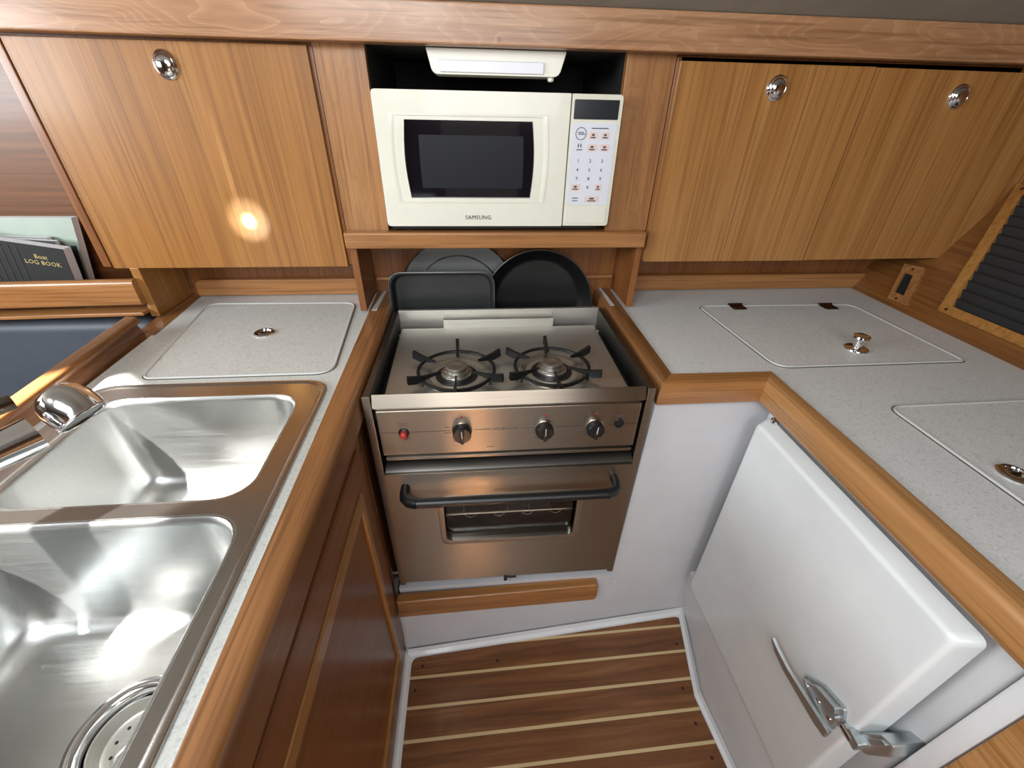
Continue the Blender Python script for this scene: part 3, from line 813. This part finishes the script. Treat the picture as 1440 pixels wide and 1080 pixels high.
# door handle
hb = obj('handle', tube([(-.122, .567, .690), (.247, .567, .690)], .0095, 20), 'black', d)
for x, s in ((-.139, 1), (.262, -1)):
    b = tube([(x-.008*s, YD+.001, .694), (x-.008*s, .590, .694), (x-.006*s, .578, .693), (x+.002*s, .571, .691), (x+.017*s, .567, .690)], [.0085, .009, .010, .0108, .0108], 14)
    obj('handle_bracket', b, 'black', hb)
dl = obj('door_latch', box(.048, .056, YD-.006, YD+.001, .369, .383, .001), 'black', d)
box_b = box(.056, .078, YD-.003, YD+.001, .3745, .3795, .0008); obj('latch_mark', box_b, 'inkd', dl)
b = lathe([(.012, 0), (.012, .008), (.006, .010), (.005, .014), (0, .014)], (-.2003, .640, .375), (-1, 0, 0), 20)
obj('gimbal_pin', b, 'bronze', t)

# teak bar below the stove
b = prism(rounded([(-.211, .254), (.290, .254), (.290, .319), (-.211, .319)], [0, .014, .014, 0], 6), .600, .626, 'y', r=.005, seg=3)
warp(b, lambda x, y, z: (x, y+.02*(x-.1), z))
single('foot_rail', b, 'teak_x', 'teak bar with a rounded end, on the white sill below the oven', 'rail', (.04, .6, .28))

# ================================================================== PANS BEHIND THE STOVE
def upright(bm, cx, cz, y, tilt):
    """lay a shape built about the origin (disc in xy, opening +z) up on edge facing the camera"""
    Rm = Matrix.Translation((cx, y, cz)) @ Matrix.Rotation(PI/2-tilt, 4, 'X')
    bmesh.ops.transform(bm, matrix=Rm, verts=bm.verts); return bm
# square griddle pan
t = thing('griddle_pan', 'square black griddle pan with rounded corners, standing behind the stove', 'pan', (-.08, 1.03, .82))
L = []
for g, h in ((0, .024), (-.0015, .0255), (-.004, .0245), (-.010, .004), (-.016, .0)):
    L.append([(x, y, h) for x, y in rounded(rect(-.127-g, .127+g, -.124-g, .124+g), .034, 8)])
b = loft(L, True)
L2 = [[(x, y, h-.002) for x, y, h in l] for l in [[(p[0]*1.012, p[1]*1.012, p[2]) for p in l] for l in L]]
loft(L2, True, b)
YG = 1.03
obj('dish', upright(b, -.079, .861, YG+.004, .06), 'nonstick_g', t)
rm = tube([(x, y, .0245) for x, y in rounded(rect(-.1275, .1275, -.1245, .1245), .034, 8)], .0017, 8, True)
obj('lip', upright(rm, -.079, .861, YG+.004, .06), 'steel_dark', t)
# frying pan
t = thing('frying_pan', 'large round black frying pan, standing right of the griddle pan', 'pan', (.16, 1.05, .82))
pr = [(0, .0), (.107, .0), (.116, .004), (.124, .012), (.140, .030), (.1435, .0315), (.1440, .030), (.126, .010), (.116, -.001), (.107, -.003), (0, -.003)]
b = lathe(pr, (0, 0, 0), n=56)
obj('dish', upright(b, .165, .882, 1.083, .07), 'nonstick', t)
b = ring((0, 0, .0315), .1432, .0016, n=64, m=8)
obj('lip', upright(b, .165, .882, 1.083, .07), 'steel_dark', t)
# splatter screen
t = thing('splatter_screen', 'round grey mesh splatter screen, rearmost behind the stove', 'splatter screen', (-.04, 1.09, .82))
b = lathe([(0, .001), (.154, .001), (.154, -.001), (0, -.001)], (0, 0, 0), n=56)
obj('mesh_disc', upright(b, -.042, .890, 1.101, .05), 'mesh', t)
b = ring((0, 0, 0), .154, .0024, n=64, m=8)
obj('rim', upright(b, -.042, .890, 1.101, .05), 'chrome', t)
b = ring((0, 0, .002), .112, .0018, n=56, m=8)
obj('ring_wire', upright(b, -.042, .890, 1.101, .05), 'chrome', t)

# ================================================================== RIGHT WORKTOP
t = thing('countertop', 'pale speckled L-shaped worktop with teak edge, over the white fridge', 'worktop', (.8, .6, .87))
out = [(.372, 1.121), (.366, .664), (.566, .660), (.566, -.75), (WX-.01, -.75), (WX, 1.121)]
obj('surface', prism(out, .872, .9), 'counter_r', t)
# edge rail, mitred sections
def rail_section(zt, zb, w):
    return rounded([(0, zb), (w, zb), (w, zt), (0, zt)], [0, .006, .016, .004], 5)     # 0 = counter side
def rail(a, b_, wa, wb, inner_a, inner_b, zb=.856):
    """rail from a to b along the counter edge; offsets give the outer corner points (mitres)"""
    L = []
    for p, q in ((a, inner_a), (b_, inner_b)):
        P = Vector((p[0], p[1])); Q = Vector((q[0], q[1]))
        sec = rail_section(.905, zb, 1.0)
        sec = rounded([(0, zb), (1, zb), (1, .9), (1, .9045), (.0, .9045)], [0, .0, .0, .0, 0], 1)
        pr = [(0, zb), (.86, zb), (.97, zb+.004), (1, zb+.010), (1, .884), (.965, .8935), (.88, .9005), (.75, .9042), (.6, .9052), (.1, .9048), (0, .9035)]
        L.append([(P.x+(Q.x-P.x)*s, P.y+(Q.y-P.y)*s, z) for s, z in pr])
    bm = loft(L, True); bm.faces.new([v for v in list(bm.verts)[:len(pr)]][::-1]); bmesh.ops.recalc_face_normals(bm, faces=bm.faces)
    return bm
ci = [(.3735, 1.121), (.367, .662), (.566, .660), (.566, -.75)]
co = [(.3305, 1.121), (.3305, .6225), (.533, .6225), (.533, -.75)]
obj('fiddle_rail', rail(ci[0], ci[1], 0, 0, co[0], co[1]), 'teak_y', t)
obj('fiddle_rail', rail(ci[1], ci[2], 0, 0, co[1], co[2]), 'teak_x', t)
obj('fiddle_rail', rail(ci[2], ci[3], 0, 0, co[2], co[3]), 'teak_yr', t)
obj('inlay', prism([(.341, .992), (.352, .992), (.350, 1.119), (.343, 1.119)], .9053, .9063), 'strip', t)
lid('icebox_lid', [(.592, .680), (.996, .683), (.988, .980), (.575, .986)], [.03, .006, .03, .02], .9, 'counter_r',
    'speckled lid with two dark hinges and a chrome pull knob, far right worktop', hinges=((.672, .986), (.915, .978)), knob=(.808, .742))
lid('icebox_lid', [(.706, .10), (1.03, .10), (1.02, .540), (.705, .536)], .02, .9, 'counter_r',
    'speckled lid with an oval chrome latch, nearest on the right worktop', latch=(.745, .372))

# ---- fittings on the slanting wall
WV = Vector((KS, 0, 1)).normalized(); WN = Vector((-1, 0, KS)).normalized()
def onwall(y, z, d=0): return Vector((WX+(z-.9)*KS, y, z)) + WN*d
def wall_prism(pts, d0, d1, holes=()):
    b = prism(pts, d0, d1, 'z', holes=holes)
    return warp(b, lambda a, z, d: onwall(a, z, d))
t = thing('louvred_vent', 'black louvred vent in a teak frame on the right wall', 'vent', onwall(.7, .93))
def skew(y, z): return (y+.44*(z-.93), z)
o_ = [skew(y, z) for y, z in ((.862, .929), (.42, .929), (.42, 1.19), (.862, 1.19))]
i_ = [skew(y, z) for y, z in ((.838, .946), (.44, .946), (.44, 1.172), (.838, 1.172))]
obj('frame', wall_prism(o_, .0, .012, holes=[i_]), 'bead_z', t)
obj('backing', wall_prism(i_, .0005, .002), 'vent', t)
for k in range(12):
    z0 = .948+.0188*k
    b = prism([(z0, .002), (z0+.014, .010), (z0+.0165, .0085), (z0+.004, .001)], 0, 1, 'z')
    b2 = nb(); L = []
    for ya in (.838, .44):
        L.append([onwall(*skew(ya, zz), dd) for zz, dd in ((z0, .002), (z0+.013, .0095), (z0+.0165, .0075), (z0+.005, .001))])
    b.free(); obj('louvre', loft(L, True), 'vent', t)
for y, z in ((.845, .937), (.845, 1.182), (.6, .937)):
    obj('screw', lathe([(.003, 0), (.003, .001), (0, .0012)], onwall(*skew(y, z), .012), WN, 12), 'plug', t)
t = thing('wall_socket', 'small dark recess plate in a teak surround, right wall under the cabinet', 'socket', onwall(.96, .93))
q = [(.988, .912), (.929, .914), (.978, .996), (1.032, .990)]
hq = [(.988, .930), (.959, .930), (.986, .974), (1.010, .973)]
obj('surround', wall_prism(q, 0, .008, holes=[hq]), 'teak_z', t)
obj('socket_face', wall_prism(hq, .0005, .003), 'niche', t)
for y, z in ((.968, .919), (1.0, .985)): obj('screw', lathe([(.003, 0), (.003, .001), (0, .0012)], onwall(y, z, .008), WN, 12), 'plug', t)

# ================================================================== FRIDGE UNDER THE RIGHT WORKTOP
t = thing('refrigerator', 'white front-opening fridge with a lever latch, under the right worktop', 'fridge', (.56, .4, .1))
b = box(.578, .60, .170, .642, .29, .868, .006, 3)
obj('body', b, 'white', t)
low = [(.575, .645), (.527, .43), (.5395, .291), (.55, .12)]
b = nb(); L = [[(x, y, .095) for x, y in low], [(x*.4+.6*.545, y, .2) for x, y in low], [(.552, y, .288) for x, y in low], [(.579, y, .292) for x, y in low]]
vs = [[b.verts.new(p) for p in r] for r in L]
for A_, B_ in zip(vs, vs[1:]):
    for i in range(3): b.faces.new((A_[i], A_[i+1], B_[i+1], B_[i]))
obj('kick_panel', b, 'white', t)
# door block with drafted sides
L = []
for g, x in ((-.0095, .5565), (-.009, .555), (-.002, .5365), (-.0012, .5342), (.0008, .5318), (.0035, .5304), (.006, .530), (.009, .530)):
    L.append([(x, y, z) for y, z in rounded(rect(.204+g, .604-g, .290+g, .823-g), .012, 5)])
d = obj('door', loft(L, True), 'white_dr', t)
# lever latch
la = obj('latch_plate', prism(rounded([(.292, .540), (.262, .572), (.225, .585), (.215, .560), (.222, .525), (.262, .530)], .005), .5297, .5235, 'x', r=.002, top_only=True), 'metal_cast', d)
obj('latch_block', prism(rounded([(.275, .552), (.262, .568), (.229, .580), (.224, .570)], .003), .5235, .514, 'x', r=.002), 'metal_cast', la)
obj('latch_cover', prism(rounded([(.288, .541), (.270, .553), (.222, .566), (.216, .540), (.225, .527), (.260, .531)], .004), .5235, .5165, 'x', r=.002, top_only=True), 'metal_cast', la)
for y, z in ((.274, .546), (.250, .549), (.227, .551)):
    obj('rivet', lathe([(.0042, 0), (.0036, .0018), (0, .002)], (.5165, y, z), (-1, 0, 0), 14), 'chrome', la)
lv = [(.5155, .214, .526), (.513, .236, .526), (.509, .270, .530), (.503, .301, .537), (.498, .328, .549), (.496, .341, .559)]
b = nb(); rings = []
W = [.009, .010, .0085, .0075, .0065, .004]
for (x, y, z), w_ in zip(lv, W):
    rings.append([(x-.0035, y, z-w_), (x+.0035, y, z-w_), (x+.0035, y, z+w_), (x-.0035, y, z+w_)])
b = loft(rings, True); b.faces.new([v for v in list(b.verts)[:4]]); bmesh.ops.recalc_face_normals(b, faces=b.faces); bevel_sharp(b, .0018, 2)
obj('latch_lever', b, 'metal_cast', la)
sp = obj('strike_plate', prism(rounded([(.199, .550), (.199, .578), (.186, .612), (.170, .622), (.164, .600), (.180, .556)], .004), .5785, .533, 'x', r=.004, top_only=True), 'metal_cast', t)
obj('strike_roller', tube([(.524, .196, .562), (.524, .214, .562)], .0062, 14), 'chrome', sp)
obj('strike_arm', prism(rounded([(.212, .556), (.206, .574), (.186, .572), (.186, .554)], .003), .536, .521, 'x', r=.003), 'metal_cast', sp)
obj('strike_rib', prism(rounded([(.190, .586), (.180, .612), (.173, .614), (.182, .584)], .002), .533, .529, 'x', r=.001), 'metal_cast', sp)
obj('shadow_gap_fill', box(.5555, .5785, .206, .592, .30, .80), 'vent', t)  # added dark block, painting the shadow in the gap behind the door
h = obj('door_hinge', lathe([(.008, 0), (.008, .006), (.005, .009), (0, .009)], (.556, .592, .832), n=20), 'chrome', t)

# end panels and a dark backing near the camera, right
struct('trim_7', box(.556, .60, .140, .163, .07, .866, .004), 'white')
struct('dark_backing', box(.585, .61, -.75, .66, .07, .866), 'vent')  # added black backing, keeps sky light out and the gaps dark
struct('wall_end', box(.553, .575, -.75, .139, .07, .866, .003), 'teak_yr')

# ================================================================== LIGHT
def area(name, loc, target, sx, sy, power, col=(1, 1, 1), spread=None):
    l = bpy.data.lights.new(name, 'AREA'); l.shape = 'RECTANGLE'; l.size = sx; l.size_y = sy
    l.energy = power; l.color = col
    if spread: l.spread = spread
    o = bpy.data.objects.new(name, l); COL.objects.link(o)
    o.location = loc; o.rotation_euler = (Vector(target)-Vector(loc)).to_track_quat('-Z', 'Y').to_euler()
    return o
area('hatch_light', (-.35, -.25, 1.74), (-.15, .35, .8), .6, .5, 15, (.90, .96, 1.0))
area('companionway_light', (.15, -1.35, 1.62), (.1, .8, .9), .9, .7, 16, (.97, .98, 1.0))
area('saloon_light', (-1.75, .1, 1.45), (-.3, .7, 1.0), .9, .4, 26, (.93, .97, 1.0))
sd = Vector((.52, .62, -1)).normalized(); tgt = Vector((-.59, .455, .9))
so = area('sun_beam', tgt-sd*.75, tgt, .42, .25, 9, (1, .98, .94), math.radians(2.5))
def spot(name, loc, target, power, size, blend, col, rad=.004):
    l = bpy.data.lights.new(name, 'SPOT'); l.energy = power; l.spot_size = size; l.spot_blend = blend
    l.color = col; l.shadow_soft_size = rad
    o = bpy.data.objects.new(name, l); COL.objects.link(o); o.location = loc
    o.rotation_euler = (Vector(target)-Vector(loc)).to_track_quat('-Z', 'Y').to_euler()
    return o
def glint(name, z0, target, power, size, blend, sx=1, sy=1):  # added spots over the sink, imitating sun it reflects onto the left door
    o = spot(name, (-.44, .56, z0), target, power, math.radians(size), blend, (.62, .78, 1), .002)
    o.scale = (sx, sy, 1); return o
glint('glint_core', .94, (-.468, .98, 1.112), 170, 4.6, 1.0)
glint('glint_halo', .94, (-.468, .98, 1.112), 40, 12, 1.0)
glint('glint_streak', .94, (-.480, .98, 1.20), 14, 26, 1.0, .055, 1)
area('added_floor_beam', (-.03, -.30, 1.7), (-.03, -.30, .1), .13, .60, 26.0, (.86, .95, 1), math.radians(3))  # added beam behind the camera; its floor patch mirrors as the stove's band
w = bpy.data.worlds.new('world'); scene.world = w; w.use_nodes = True
w.node_tree.nodes['Background'].inputs[0].default_value = (.75, .82, .9, 1)
w.node_tree.nodes['Background'].inputs[1].default_value = .5

# ================================================================== CAMERA
X = Vector((0.99632656, -0.03023753, 0.08011912)); Y = Vector((-0.08370684, -0.54130425, 0.83664979)); Z = Vector((0.0180706, -0.84028293, -0.54184689))
Rm = Matrix((X, Y, Z))            # rows: world axes in (right, down, forward)
right, down, fwd = Rm.col[0], Rm.col[1], Rm.col[2]
cam = bpy.data.cameras.new('camera'); cam.sensor_width = 36; cam.lens = 599.7/1440*36; cam.clip_start = .01
co_ = bpy.data.objects.new('camera', cam); COL.objects.link(co_)
mw = Matrix((( right.x, -down.x, -fwd.x, 0), (right.y, -down.y, -fwd.y, 0), (right.z, -down.z, -fwd.z, 1.32), (0, 0, 0, 1)))
co_.matrix_world = mw
scene.camera = co_
scene.view_settings.view_transform = 'Standard'
scene.view_settings.look = 'None'
scene.view_settings.exposure = 0
